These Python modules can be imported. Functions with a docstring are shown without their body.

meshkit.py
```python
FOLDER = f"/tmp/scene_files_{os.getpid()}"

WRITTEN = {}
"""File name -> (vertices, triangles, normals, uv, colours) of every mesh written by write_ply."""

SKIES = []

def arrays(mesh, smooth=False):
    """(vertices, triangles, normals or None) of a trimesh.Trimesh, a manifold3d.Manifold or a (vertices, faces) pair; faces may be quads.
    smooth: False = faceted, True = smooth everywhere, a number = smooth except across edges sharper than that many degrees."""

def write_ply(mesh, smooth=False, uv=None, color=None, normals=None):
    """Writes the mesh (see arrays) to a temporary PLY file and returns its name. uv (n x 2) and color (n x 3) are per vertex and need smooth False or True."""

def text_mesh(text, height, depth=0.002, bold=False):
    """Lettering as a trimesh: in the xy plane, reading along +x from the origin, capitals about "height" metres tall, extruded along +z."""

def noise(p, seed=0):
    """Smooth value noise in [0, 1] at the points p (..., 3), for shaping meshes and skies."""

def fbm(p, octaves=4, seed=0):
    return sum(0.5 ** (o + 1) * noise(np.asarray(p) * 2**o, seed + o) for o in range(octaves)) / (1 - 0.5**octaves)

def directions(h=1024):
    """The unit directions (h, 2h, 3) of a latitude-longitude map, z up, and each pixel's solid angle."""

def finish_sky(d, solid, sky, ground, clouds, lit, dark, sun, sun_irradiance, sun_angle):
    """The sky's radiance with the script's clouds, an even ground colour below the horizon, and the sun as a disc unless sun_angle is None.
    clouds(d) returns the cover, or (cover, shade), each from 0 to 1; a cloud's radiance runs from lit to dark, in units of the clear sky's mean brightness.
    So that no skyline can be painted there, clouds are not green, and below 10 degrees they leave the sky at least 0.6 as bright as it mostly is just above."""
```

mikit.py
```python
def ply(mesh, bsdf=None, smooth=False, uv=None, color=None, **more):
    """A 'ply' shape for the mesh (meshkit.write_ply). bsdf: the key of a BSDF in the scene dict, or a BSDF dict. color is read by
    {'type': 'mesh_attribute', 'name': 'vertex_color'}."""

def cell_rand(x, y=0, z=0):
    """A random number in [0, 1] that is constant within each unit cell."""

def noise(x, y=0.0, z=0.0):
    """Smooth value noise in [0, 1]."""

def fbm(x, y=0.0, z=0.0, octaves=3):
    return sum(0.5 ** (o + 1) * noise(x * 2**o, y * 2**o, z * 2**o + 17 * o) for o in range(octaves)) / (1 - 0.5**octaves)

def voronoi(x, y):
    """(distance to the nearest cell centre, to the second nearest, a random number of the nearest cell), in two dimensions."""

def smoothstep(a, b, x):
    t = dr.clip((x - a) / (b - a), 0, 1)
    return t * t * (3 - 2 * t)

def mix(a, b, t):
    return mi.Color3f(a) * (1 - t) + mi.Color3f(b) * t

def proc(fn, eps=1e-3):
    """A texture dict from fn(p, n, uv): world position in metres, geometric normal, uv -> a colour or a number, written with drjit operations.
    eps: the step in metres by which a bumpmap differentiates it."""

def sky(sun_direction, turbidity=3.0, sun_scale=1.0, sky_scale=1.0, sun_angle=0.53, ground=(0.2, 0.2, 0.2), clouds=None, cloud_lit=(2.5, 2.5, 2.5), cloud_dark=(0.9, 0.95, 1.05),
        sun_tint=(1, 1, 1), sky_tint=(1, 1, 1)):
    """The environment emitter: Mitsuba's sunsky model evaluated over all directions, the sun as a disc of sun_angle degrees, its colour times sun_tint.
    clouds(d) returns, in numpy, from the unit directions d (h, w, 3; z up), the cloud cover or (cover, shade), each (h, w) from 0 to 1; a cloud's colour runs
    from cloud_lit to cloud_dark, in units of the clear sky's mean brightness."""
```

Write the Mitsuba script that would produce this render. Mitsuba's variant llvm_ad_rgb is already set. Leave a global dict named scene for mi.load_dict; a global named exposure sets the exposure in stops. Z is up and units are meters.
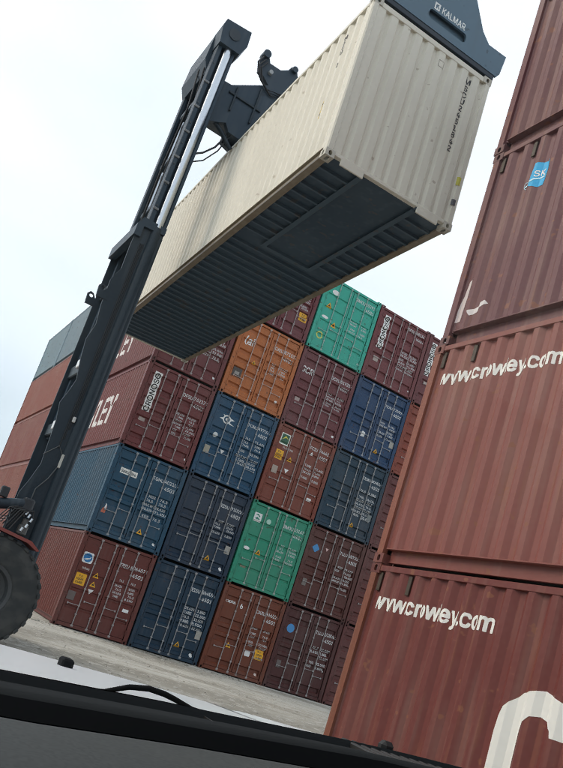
import math, random
import numpy as np
import trimesh
import mitsuba as mi
import drjit as dr
import mikit, meshkit
import manifold3d as m3
import shapely
from shapely import affinity
from shapely.geometry import Polygon, Point, box as sbox
from shapely.ops import unary_union

random.seed(7)
T = mi.ScalarTransform4f
scene, labels = {'type': 'scene'}, {}

# ------------------------------------------------------------------ camera
CAM = np.array([-5.9664, -23.6682, 1.7091])
FWD = np.array([0.424635619685547, 0.879473527522761, 0.21496721815417025])
UP = -np.array([0.37271368224767587, 0.04657236105633361, -0.9267769560422923])
F, WPX, HPX = 776.967, 563.0, 768.0
scene['camera'] = {
    'type': 'perspective', 'fov_axis': 'x', 'fov': math.degrees(2 * math.atan(WPX / 2 / F)),
    'near_clip': 0.05, 'far_clip': 4000.0,
    'principal_point_offset_x': 0.62 / WPX, 'principal_point_offset_y': -73.12 / HPX,
    'to_world': T().look_at(origin=CAM.tolist(), target=(CAM + FWD).tolist(), up=UP.tolist()),
}


# ------------------------------------------------------------------ sky
def cloud_cover(d):
    p = d * np.array([2.2, 2.2, 5.0])
    n = meshkit.fbm(p + 4.3, 4, seed=3)
    n2 = meshkit.fbm(p * 0.6 + 9.1, 3, seed=8)
    cover = np.clip(0.90 + 0.5 * (n2 - 0.42), 0.72, 1.0)
    shade = np.clip(0.10 + 1.3 * (n - 0.42) + 0.85 * np.clip((0.42 - d[..., 2]) / 0.42, 0, 1) * np.clip((0.38 - d[..., 0]) / 0.3, 0, 1), 0, 0.95)
    return cover, shade


scene['sky'] = mikit.sky([-0.76, 0.30, 0.58], turbidity=4, sun_scale=0.3, sun_angle=36, ground=(0.22, 0.21, 0.19), sun_tint=(0.94, 1.0, 1.14), clouds=cloud_cover,
                         cloud_lit=(2.5, 2.68, 2.9), cloud_dark=(1.45, 1.72, 1.86))
exposure = 2.35

# ------------------------------------------------------------------ materials
mix, noise, fbm, smoothstep = mikit.mix, mikit.noise, mikit.fbm, mikit.smoothstep


# Painted metal is ONE material: each mesh carries its own flat paint colour and finish in its (constant) uv, the texture adds dust, streaks, rust and chips.
FINISH = {'paint': 0, 'paint_worn': 1, 'paint_clean': 2, 'machine_paint': 3, 'paint_dark': 4}


def paint_uv(color, finish, n):
    r, g, b = (min(max(float(c), 0.0), 0.97) for c in color)
    return np.tile([round(r * 1000) + g, FINISH[finish] * 2 + b], (n, 1))


def paint_c(p, n, uv):
    r = dr.floor(uv.x)
    style = dr.floor(uv.y * 0.5 + 1e-4)
    base = mi.Color3f(r * 0.001, uv.x - r, uv.y - 2 * style)
    worn, clean, machine, dark = style == 1, style == 2, style == 3, style == 4
    big = fbm(p.x * 0.8 + 3, p.y * 0.8, p.z * 0.6, 2)
    streak = fbm(p.x * 11, p.y * 11, p.z * 0.8 + 5, 2)
    spots = fbm(p.x * 8.1 + 11, p.y * 8.1, p.z * 8.1, 3)
    chips = noise(p.x * 31, p.y * 31 + 3, p.z * 23)

    def pick(plain, w, c, m, d):
        return dr.select(worn, w, dr.select(clean, c, dr.select(machine, m, dr.select(dark, d, plain))))

    dust = mi.Color3f(pick(.17, .25, .44, .10, .075), pick(.145, .165, .42, .115, .11), pick(.13, .135, .35, .125, .14))
    rust = mi.Color3f(pick(.06, .21, .20, .025, .10), pick(.03, .085, .13, .026, .09), pick(.02, .045, .075, .028, .08))
    w = 0.02 + 0.16 * smoothstep(0.42, 0.75, big) + 0.20 * smoothstep(0.5, 0.85, streak) + 0.05 * chips
    lim = pick(.71, .70, .765, .70, .66)
    k = 0.8 * smoothstep(lim, lim + 0.07, spots) + pick(.5, .4, .0, .5, .4) * smoothstep(0.93, 0.96, chips) + pick(.10, .34, .06, .05, .15) * smoothstep(0.60, 0.84, fbm(p.x * 19 + 2, p.y * 19, p.z * 1.3, 2))
    return mix(mix(base, dust, pick(.5, 1.15, .8, .8, 1.6) * w), rust, pick(.7, .8, .55, .5, .7) * dr.minimum(k, 0.85))


VC = {'type': 'mesh_attribute', 'name': 'vertex_color'}


def rgb(c):
    return {'type': 'rgb', 'value': [float(x) for x in c]}


def principled(color, rough=0.5, spec=0.5, **k):
    return {'type': 'principled', 'base_color': color if isinstance(color, dict) else rgb(color), 'roughness': rough, 'specular': spec, **k}


scene['paint'] = {'type': 'twosided', 'b': principled(mikit.proc(paint_c), 0.46, 0.26)}
scene['decal'] = {'type': 'twosided', 'b': principled(VC, 0.5, 0.4)}
scene['plain'] = {'type': 'twosided', 'b': principled(VC, 0.55, 0.4)}
scene['matte'] = {'type': 'twosided', 'b': principled(VC, 0.85, 0.12)}
scene['gloss'] = {'type': 'twosided', 'b': principled(VC, 0.25, 0.5, clearcoat=0.6, clearcoat_gloss=0.8)}
scene['chrome'] = {'type': 'twosided', 'b': principled((0.50, 0.54, 0.58), 0.28, 0.5, metallic=1.0)}
scene['steel'] = {'type': 'twosided', 'b': principled((0.42, 0.43, 0.44), 0.45, 0.5, metallic=0.6)}


def rubber_c(p, n, uv):
    return mix((0.032, 0.036, 0.037), (0.055, 0.057, 0.055), smoothstep(0.35, 0.75, fbm(p.x * 6, p.y * 6, p.z * 6, 4)))


scene['rubber'] = {'type': 'twosided', 'b': principled(mikit.proc(rubber_c), 0.8, 0.3)}
scene['glass'] = {'type': 'thindielectric', 'int_ior': 1.45}


def ground_c(p, n, uv):
    a = fbm(p.x * 0.35, p.y * 0.9, 2.0, 4)
    s = fbm(p.x * 0.6 + 0.9 * p.y, p.y * 7.0, 5.0, 4)
    g = fbm(p.x * 9, p.y * 9, 1.0, 3)
    f = noise(p.x * 55, p.y * 55, 3.0)
    c = mix((0.18, 0.170, 0.145), (0.31, 0.30, 0.265), smoothstep(0.3, 0.7, a))
    c = mix(c, (0.20, 0.18, 0.15), 0.6 * smoothstep(0.52, 0.70, s))
    c = mix(c, (0.38, 0.37, 0.34), 0.5 * smoothstep(0.55, 0.75, g))
    return mix(c, (0.13, 0.12, 0.10), 0.3 * smoothstep(0.75, 0.95, f))


def ground_h(p, n, uv):
    return 0.012 * fbm(p.x * 4, p.y * 4, 1.0, 4) + 0.012 * fbm(p.x * 1.2, p.y * 6, 4.0, 3)


scene['ground_mat'] = {'type': 'twosided', 'b': {'type': 'bumpmap', 'arbitrary': mikit.proc(ground_h), 'scale': 1.0, 'b': principled(mikit.proc(ground_c), 0.9, 0.2)}}


def dash_c(p, n, uv):
    f = noise(p.x * 420, p.y * 420, p.z * 420)
    d = fbm(p.x * 9, p.y * 9, p.z * 9, 3)
    return mix(mix((0.034, 0.039, 0.039), (0.046, 0.052, 0.051), f), (0.062, 0.066, 0.062), 0.35 * smoothstep(0.5, 0.75, d))


scene['dash_plastic'] = {'type': 'twosided', 'b': principled(mikit.proc(dash_c), 0.6, 0.4)}

# ------------------------------------------------------------------ helpers
used = {}


def numbered(base):
    n = used.get(base, -1) + 1
    used[base] = n
    return base if n == 0 else f'{base}_{n:03d}'


plies = {}


def put(name, mesh, bsdf, parent=None, color=None, M=None, smooth=False, cache=None):
    """One entry of the scene; its key follows from its parent's and its own name."""
    key = numbered(name if parent is None else f'{parent}__{name}')
    d = plies.get((cache, bsdf, color)) if cache else None
    if d is None:
        m = mesh() if callable(mesh) else mesh
        if isinstance(m, m3.Manifold):
            q = m.to_mesh()
            m = trimesh.Trimesh(q.vert_properties[:, :3], q.tri_verts, process=False)
        if color is not None:
            if smooth not in (False, True):
                m = trimesh.graph.smooth_shade(m, angle=np.radians(smooth), facet_minarea=None)
                smooth = True
            if bsdf in FINISH:
                d = mikit.ply(m, 'paint', smooth=smooth, uv=paint_uv(color, bsdf, len(m.vertices)))
            else:
                d = mikit.ply(m, bsdf, smooth=smooth, color=np.tile(np.array(color, float), (len(m.vertices), 1)))
        else:
            d = mikit.ply(m, bsdf, smooth=smooth)
        if cache:
            plies[(cache, bsdf, color)] = d
    scene[key] = dict(d) if M is None else {**d, 'to_world': T(M)}
    return key


def tag(key, label, cat=None, group=None, kind=None):
    labels[key] = {'label': label}
    for k, v in (('category', cat), ('group', group), ('kind', kind)):
        if v:
            labels[key][k] = v


def bx(x0, x1, y0, y1, z0, z1):
    m = trimesh.creation.box(extents=(x1 - x0, y1 - y0, z1 - z0))
    m.apply_translation(((x0 + x1) / 2, (y0 + y1) / 2, (z0 + z1) / 2))
    return m


def cbx(x0, x1, y0, y1, z0, z1, c=0.012):
    """A box with chamfered edges."""
    e = np.array([[x0, y0, z0], [x1, y1, z1]], float)
    c = min(c, 0.45 * (e[1] - e[0]).min())
    pts = []
    for ax in range(3):
        a = e.copy()
        for k in range(3):
            if k != ax:
                a[0, k] += c
                a[1, k] -= c
        pts += [[a[i, 0], a[j, 1], a[k, 2]] for i in (0, 1) for j in (0, 1) for k in (0, 1)]
    return trimesh.convex.convex_hull(np.array(pts))


def cat(*ms):
    return trimesh.util.concatenate([m for m in ms if m is not None])


def tube(path, r, n=10):
    path = np.array(path, float)
    rs = np.full(len(path), r) if np.isscalar(r) else np.array(r)
    vs, fs = [], []
    t = np.gradient(path, axis=0)
    t /= np.linalg.norm(t, axis=1, keepdims=True)
    ref = np.array([0, 0, 1.0]) if abs(t[0, 2]) < 0.9 else np.array([1.0, 0, 0])
    for p, d, q in zip(path, t, rs):
        a = np.cross(d, ref)
        a /= np.linalg.norm(a)
        b = np.cross(d, a)
        ang = np.arange(n) * 2 * np.pi / n
        vs += list(p + q * (np.cos(ang)[:, None] * a + np.sin(ang)[:, None] * b))
    for i in range(len(path) - 1):
        for j in range(n):
            k = (j + 1) % n
            fs += [[i * n + j, i * n + k, i * n + n + k], [i * n + j, i * n + n + k, i * n + n + j]]
    c0, c1 = len(vs), len(vs) + 1
    vs += [path[0], path[-1]]
    e = (len(path) - 1) * n
    for j in range(n):
        k = (j + 1) % n
        fs += [[c0, k, j], [c1, e + j, e + k]]
    m = trimesh.Trimesh(np.array(vs), np.array(fs), process=False)
    return m


def prism_y(pts, y0, y1):
    """A polygon in x, z given depth along y."""
    m = trimesh.creation.extrude_polygon(Polygon(pts) if not isinstance(pts, Polygon) else pts, y1 - y0, engine='earcut')
    v = m.vertices.copy()
    m.vertices = np.stack([v[:, 0], y1 - v[:, 2], v[:, 1]], 1)
    return m


def prism_x(pts, x0, x1):
    """A polygon in y, z given width along x."""
    m = trimesh.creation.extrude_polygon(Polygon(pts) if not isinstance(pts, Polygon) else pts, x1 - x0, engine='earcut')
    v = m.vertices.copy()
    m.vertices = np.stack([x0 + v[:, 2], v[:, 0], v[:, 1]], 1)
    return m


polys = {}


def text_poly(s, h, bold=True, sx=1.0):
    """Lettering as a shapely polygon, starting at the origin, capitals h tall."""
    k = (s, bold)
    if k not in polys:
        m = meshkit.text_mesh(s, 1.0, 0.1, bold)
        top = np.abs(m.face_normals[:, 2] - 1) < 1e-3
        tri = m.vertices[m.faces[top]]
        top = tri[:, :, 2].mean(1) > 0.05
        polys[k] = unary_union([Polygon(t[:, :2]).buffer(1e-4) for t in tri[top]]).simplify(0.005)
    return affinity.scale(polys[k], h * sx, h, origin=(0, 0))


def drape(poly, breaks, axis, to3d):
    """The polygon cut along one axis at the breaks and laid onto a folded surface by to3d(u, v)."""
    lo, hi = poly.bounds[axis], poly.bounds[axis + 2]
    bs = [lo - 1e-3] + [b for b in sorted(breaks) if lo < b < hi] + [hi + 1e-3]
    vs, fs, at = [], [], 0
    for a, b in zip(bs[:-1], bs[1:]):
        cut = poly.intersection(sbox(a, -99, b, 99) if axis == 0 else sbox(-99, a, 99, b))
        for g in getattr(cut, 'geoms', [cut]):
            if g.geom_type != 'Polygon' or g.area < 1e-7:
                continue
            v, f = trimesh.creation.triangulate_polygon(g, engine='earcut')
            mid = 0.5 * (a + b)
            vs.append(np.array([to3d(x, y, mid) for x, y in v]))
            fs.append(np.array(f) + at)
            at += len(v)
    return trimesh.Trimesh(np.vstack(vs), np.vstack(fs), process=False)


# ------------------------------------------------------------------ ground
def ground_mesh():
    xs = np.concatenate([[-1500, -300, -80], np.arange(-30, 31, 1.0), [80, 300, 1500]])
    ys = np.concatenate([[-1500, -300, -80], np.arange(-40, 31, 1.0), [80, 300, 1500]])
    X, Y = np.meshgrid(xs, ys, indexing='ij')
    v = np.stack([X.ravel(), Y.ravel(), np.zeros(X.size)], 1)
    n = len(ys)
    i, j = np.meshgrid(np.arange(len(xs) - 1), np.arange(n - 1), indexing='ij')
    a = (i * n + j).ravel()
    f = np.vstack([np.stack([a, a + n, a + n + 1], 1), np.stack([a, a + n + 1, a + 1], 1)])
    return trimesh.Trimesh(v, f, process=False)


tag(put('ground', ground_mesh(), 'ground_mat'), 'pale dusty concrete yard with tan streaks', kind='structure')

rng = np.random.default_rng(5)


def pebbles(n, x0, x1, y0, y1, s0, s1):
    base = trimesh.creation.icosphere(subdivisions=0)
    out = []
    for _ in range(n):
        m = base.copy()
        s = rng.uniform(s0, s1) * np.array([1, rng.uniform(.6, 1), rng.uniform(.4, .8)])
        m.vertices = m.vertices * s * rng.uniform(.75, 1.2, (len(m.vertices), 1))
        m.apply_transform(trimesh.transformations.rotation_matrix(rng.uniform(0, 6), [0, 0, 1]))
        m.apply_translation((rng.uniform(x0, x1), rng.uniform(y0, y1), s[2] * .4))
        out.append(m)
    return cat(*out)


k = put('gravel', cat(pebbles(500, -3, 7, -8.5, -0.15, .008, .022), pebbles(120, -3, 7, -1.0, -0.1, .02, .05)), 'ground_mat')
tag(k, 'small loose stones and grit strewn on the concrete yard', 'gravel', kind='stuff')

# ------------------------------------------------------------------ shipping containers
W, H, L40, L20 = 2.438, 2.896, 12.192, 6.058
PITCH, DEPTH = 0.278, 0.046


def corr(y, depth=DEPTH, pitch=PITCH, a=0.072, b=0.068):
    """Depth of the trapezoid corrugation at y."""
    t = y % pitch
    c = pitch - a - 2 * b
    if t < a:
        return 0.0
    if t < a + b:
        return depth * (t - a) / b
    if t < a + b + c:
        return depth
    return depth * (1 - (t - a - b - c) / b)


def corr_breaks(y0, y1, pitch=PITCH, a=0.072, b=0.068):
    c = pitch - a - 2 * b
    out = []
    for k in range(int(y0 / pitch) - 1, int(y1 / pitch) + 2):
        out += [k * pitch + q for q in (0, a, a + b, a + b + c)]
    return [o for o in out if y0 < o < y1]


def folded(ys, offs, z0, z1):
    """A sheet folded along upright lines: positions (ys, offs), with a turned-in foot and head."""
    n = len(ys)
    v = np.vstack([np.stack([offs, ys, np.full(n, z)], 1) for z in (z0, z1)] + [np.stack([np.full(n, .115), ys, np.full(n, z)], 1) for z in (z0, z1)])
    f = []
    for i in range(n - 1):
        f += [[i, i + 1, n + i + 1], [i, n + i + 1, n + i]]
        f += [[2 * n + i, 2 * n + i + 1, i + 1], [2 * n + i, i + 1, i]]
        f += [[n + i, n + i + 1, 3 * n + i + 1], [n + i, 3 * n + i + 1, 3 * n + i]]
    return trimesh.Trimesh(v, np.array(f), process=False)


PX = 0.010   # the outermost face of a side panel


def side_panel(L):
    ys = np.array([0.10] + [.15 + q for q in corr_breaks(0.0, L - .30)] + [L - .10])
    off = np.array([PX + corr(min(max(y - .15, 0), L)) for y in ys])
    return folded(ys, off, 0.185, H - 0.085)


def mirror_x(m, w=W):
    m = m.copy()
    v = m.vertices.copy()
    v[:, 0] = w - v[:, 0]
    m.vertices = v
    m.faces = m.faces[:, ::-1]
    return m


def mirror_y(m, L):
    m = m.copy()
    v = m.vertices.copy()
    v[:, 1] = L - v[:, 1]
    m.vertices = v
    m.faces = m.faces[:, ::-1]
    return m


def mirror_z(m):
    m = m.copy()
    v = m.vertices.copy()
    v[:, 2] = H - v[:, 2]
    m.vertices = v
    m.faces = m.faces[:, ::-1]
    return m


def casting():
    """A corner casting with its three oblong holes, for the corner at the origin."""
    q = m3.Manifold.cube([.162, .178, .118])
    q = q.translate([-.003, -.003, 0])
    def slot(w, h, d):
        r = h / 2
        c = m3.Manifold.cylinder(d, r, r, 14)
        return m3.Manifold.hull(c.translate([-(w - h) / 2, 0, 0]) + c.translate([(w - h) / 2, 0, 0]))
    bot = slot(.124, .0635, .2).rotate([0, 0, 90]).translate([.08, .088, -.05])
    end = slot(.08, .06, .13).rotate([0, 0, 90]).rotate([90, 0, 0]).translate([.08, .1, .058])
    sid = slot(.08, .06, .13).rotate([0, 0, 90]).rotate([0, 90, 0]).rotate([90, 0, 0]).translate([-.05, .088, .058])
    hollow = m3.Manifold.cube([.115, .13, .08]).translate([.022, .022, .018])
    q = (q - bot - end - sid) - hollow
    g = q.to_mesh()
    return trimesh.Trimesh(g.vert_properties[:, :3], g.tri_verts, process=False)


CAST = casting()


def cast_at(ix, iy, iz, L):
    m = CAST
    if ix:
        m = mirror_x(m)
    if iy:
        m = mirror_y(m, L)
    if iz:
        m = mirror_z(m)
    return m


RIBS = {'banded': [(.34, .12), (1.06, .13), (1.36, .13), (1.66, .13), (2.40, .13)], 'stepped': [(.62, .055), (1.15, .055), (1.68, .055), (2.20, .055)],
        'flat': [(.40, .10), (.98, .12), (1.30, .12), (1.62, .12), (2.02, .12), (2.44, .10)]}
DY = 0.036    # plane of the door sheet


def door_profile(style):
    """(z, y) along the height of a door sheet: pressed-in horizontal ribs."""
    pts = [(.165, DY)]
    for zc, h in RIBS[style]:
        d = .054 if style != 'stepped' else .034
        s = .036 if style != 'stepped' else .022
        pts += [(zc - h / 2 - s, DY), (zc - h / 2, DY + d), (zc + h / 2, DY + d), (zc + h / 2 + s, DY)]
    return pts + [(2.74, DY)]


def door_y(z, style):
    p = door_profile(style)
    return float(np.interp(z, [a for a, _ in p], [b for _, b in p]))


def door_leaf(x0, x1, style):
    p = door_profile(style)
    n = len(p)
    xa, xb = x0 + .055, x1 - .055
    v = np.array([[xa, y, z] for z, y in p] + [[xb, y, z] for z, y in p])
    f = []
    for i in range(n - 1):
        f += [[i, n + i, n + i + 1], [i, n + i + 1, i + 1]]
    sheet = trimesh.Trimesh(v, np.array(f), process=False)
    back = DY + .075
    frame = cat(cbx(x0, xa + .003, DY - .006, back, .15, 2.755, .006), cbx(xb - .003, x1, DY - .006, back + .03, .15, 2.755, .006),
                cbx(xa, xb, DY - .004, back - .002, .15, .205, .006), cbx(xa, xb, DY - .004, back - .002, 2.70, 2.755, .006))
    return cat(sheet, frame, bx(xa - .01, xb + .01, back - .006, back - .003, .16, 2.75))


LEAF = ((.150, 1.208), (1.230, 2.288))
BARS = ((.66, 1.07), (1.40, 1.80))


def locking_bar(x, side):
    y = .014
    parts = [tube([(x, y, .10), (x, y, 2.79)], .017, 8)]
    for z in (.105, 2.785):
        parts.append(cbx(x - .045, x + .045, -.002, .034, z - .035, z + .035, .01))
    for z in (.46, 1.24, 2.05, 2.55):
        parts.append(cbx(x - .034, x + .034, -.004, DY - .001, z - .025, z + .025, .008))
    return cat(*parts)


def bar_handle(x, side, z):
    d = -1 if side == 0 else 1
    e = x + d * .36
    return cat(cbx(min(x, e), max(x, e), -.008, .006, z - .010, z + .010, .004), cbx(e - .02, e + .02, -.010, DY, z - .03, z + .03, .006), cbx(x - .025, x + .025, -.008, .02, z - .035, z + .035, .006))


GALV = (.46, .46, .45)
DARK = (.02, .02, .02)


def front_panel():
    """The blind end wall: deep upright folds."""
    pitch, a, b, dep = .2455, .12, .040, .042
    x0, x1 = .10, W - .10
    xs = [x0] + [.125 + q for q in corr_breaks(0, x1 - x0 - .05, pitch, a, b)] + [x1]
    off = np.array([.014 + corr(max(x - .125, 0), dep, pitch, a, b) for x in xs])
    m = folded(np.array(xs), off, .115, H - .12)
    v = m.vertices.copy()
    m.vertices = np.stack([v[:, 1], v[:, 0], v[:, 2]], 1)
    m.faces = m.faces[:, ::-1]
    return m


def roof_panel(L):
    ys = np.array([.12] + [.15 + q for q in corr_breaks(0, L - .3, .209, .06, .045)] + [L - .12])
    off = np.array([H - .012 - corr(min(max(y - .15, 0), L), .02, .209, .06, .045) for y in ys])
    n = len(ys)
    v = np.vstack([np.stack([np.full(n, x), ys, off], 1) for x in (.05, W - .05)])
    f = []
    for i in range(n - 1):
        f += [[i, n + i, n + i + 1], [i, n + i + 1, i + 1]]
    return trimesh.Trimesh(v, np.array(f), process=False)


def container(label, color, M, near='door', far='front', L=L40, paint='paint', style='banded', group=None, under=(.03, .035, .04), beams=False, cat_='shipping container', frame=None, post=None, bars=GALV, ground_row=False):
    t = numbered('shipping_container')
    tag(t, label, cat_, group)
    fc = frame or color
    hz = random.Random(label).choice((.72, .80, .88))
    P = lambda name, mesh, c, par=None, bs=paint, cache=None: put(name, mesh, bs, par or t, c, M, False, cache)
    for ix in (0, 1):
        for iy in (0, 1):
            for iz in (0, 1):
                P('corner_casting', lambda: cast_at(ix, iy, iz, L), tuple(.75 * q for q in fc), cache=f'cast{ix}{iy}{iz}{L}')
    for ix in (0, 1):
        for iy in (0, 1):
            def post_mesh():
                m = prism_z([(0.0, 0.0), (.135, 0.0), (.135, .03), (.05, .03), (.05, .11), (0.0, .11)], .119, H - .119) if (near if iy == 0 else far) == 'door' else prism_z([(0, .02), (.02, 0), (.10, 0), (.10, .05), (.07, .05), (.07, .13), (0, .13)], .119, H - .119)
                if ix:
                    m = mirror_x(m)
                return mirror_y(m, L) if iy else m
            P('corner_post', post_mesh, post or fc, cache=f'post{ix}{iy}{near}{far}{L}')
    for ix in (0, 1):
        f = (lambda m: mirror_x(m)) if ix else (lambda m: m)
        P('side_panel', lambda: f(side_panel(L)), color, cache=f'side{ix}{L}')
        P('top_rail', lambda: f(cbx(.002, .062, .176, L - .176, H - .088, H - .02, .004)), fc, cache=f'trail{ix}{L}')
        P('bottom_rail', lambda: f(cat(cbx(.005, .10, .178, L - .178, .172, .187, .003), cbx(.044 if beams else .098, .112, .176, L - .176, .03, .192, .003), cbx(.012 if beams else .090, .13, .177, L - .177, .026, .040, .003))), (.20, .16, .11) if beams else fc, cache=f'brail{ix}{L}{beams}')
    P('roof_panel', lambda: roof_panel(L), color, cache=f'roof{L}')
    if not beams:
        P('floor', lambda: bx(.12, W - .12, .12, L - .12, .06, .15), under, cache=f'floor{L}')
    for iy, kind in ((0, near), (1, far)):
        g = (lambda m: mirror_y(m, L)) if iy else (lambda m: m)
        if kind == 'front':
            P('front_panel', lambda: g(front_panel()), color, cache=f'front{iy}{L}')
            P('header', lambda: g(cbx(.16, W - .16, .006, .09, H - .125, H - .03, .006)), fc, cache=f'fhead{iy}{L}')
            P('sill', lambda: g(cat(cbx(.16, W - .16, .008, .09, .066, .125, .006), cbx(.28, .70, .003, .03, -.03, .07, .004), cbx(W - .70, W - .28, .003, .03, -.03, .07, .004))), fc, cache=f'fsill{iy}{L}')
        else:
            P('header', lambda: g(cbx(.16, W - .16, .004, .10, 2.765, H - .045, .008)), fc, cache=f'dhead{iy}{L}')
            P('sill', lambda: g(cbx(.16, W - .16, .004, .10, .035, .14, .008)), fc, cache=f'dsill{iy}{L}')
            P('door_seal', lambda: g(bx(.12, W - .12, DY + .094, DY + .098, .05, 2.85)), DARK, cache=f'seal{iy}{L}')
            for hx in (.118, W - .118):
                for hzz in (.36, .95, 1.5, 2.05, 2.55):
                    P('hinge', lambda: g(cat(cbx(hx - .038, hx + .038, -.006, .02, hzz - .055, hzz + .055, .006), tube([(hx + (.03 if hx < 1 else -.03), .0, hzz - .07), (hx + (.03 if hx < 1 else -.03), .0, hzz + .07)], .014, 6))), tuple(.8 * q for q in fc), cache=f'hinge{hx}{hzz}{iy}{L}')
            for k, (x0, x1) in enumerate(LEAF):
                dk = P('door', lambda: g(door_leaf(x0, x1, style)), color, cache=f'door{k}{style}{iy}{L}')
                for s, x in enumerate(BARS[k] if style != 'stepped' else ((.62, 1.09), (1.38, 1.83))[k]):
                    P('locking_bar', lambda: g(locking_bar(x, k)), bars, dk, cache=f'bar{x}{iy}{L}')
                    z = hz if s == k else hz + .16
                    P('door_handle', lambda: g(bar_handle(x, k, z)), bars, dk, cache=f'hnd{x}{iy}{L}{hz}')
    return t


def prism_z(pts, z0, z1):
    m = trimesh.creation.extrude_polygon(Polygon(pts), z1 - z0, engine='earcut')
    m.apply_translation((0, 0, z0))
    return m


def move(x, y, z):
    return T().translate([x, y, z]).matrix


# --- prints on the doors: polygons in the door's (x, z), laid over its ribs
def door_print(t, M, style, poly, color, name='lettering', lift=.004, leaf=None):
    br = [z for z, _ in door_profile(style)]
    d = leaf or (f'{t}__door' if poly.centroid.x < 1.22 else f'{t}__door_001')
    m = drape(poly, br, 1, lambda u, v, mid: (u, door_y(v, style) - lift, v))
    return put(name, m, 'decal', d, color, M)


def ctext(s, h, x, z, bold=True, rot=0, sx=1.0):
    p = text_poly(s, h, bold, sx)
    b = p.bounds
    p = affinity.translate(p, -(b[0] + b[2]) / 2, -(b[1] + b[3]) / 2)
    return affinity.translate(affinity.rotate(p, rot, origin=(0, 0)), x, z)


def rrect(x, z, w, h, r=.03):
    return sbox(x - w / 2 + r, z - h / 2 + r, x + w / 2 - r, z + h / 2 - r).buffer(r, quad_segs=3)


def tri(x, z, s, up=True):
    d = 1 if up else -1
    return Polygon([(x - s / 2, z - d * s * .43), (x + s / 2, z - d * s * .43), (x, z + d * s * .43)])


WHITE, YEL, BLK = (.66, .67, .66), (.66, .34, .02), (.02, .02, .02)


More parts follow.
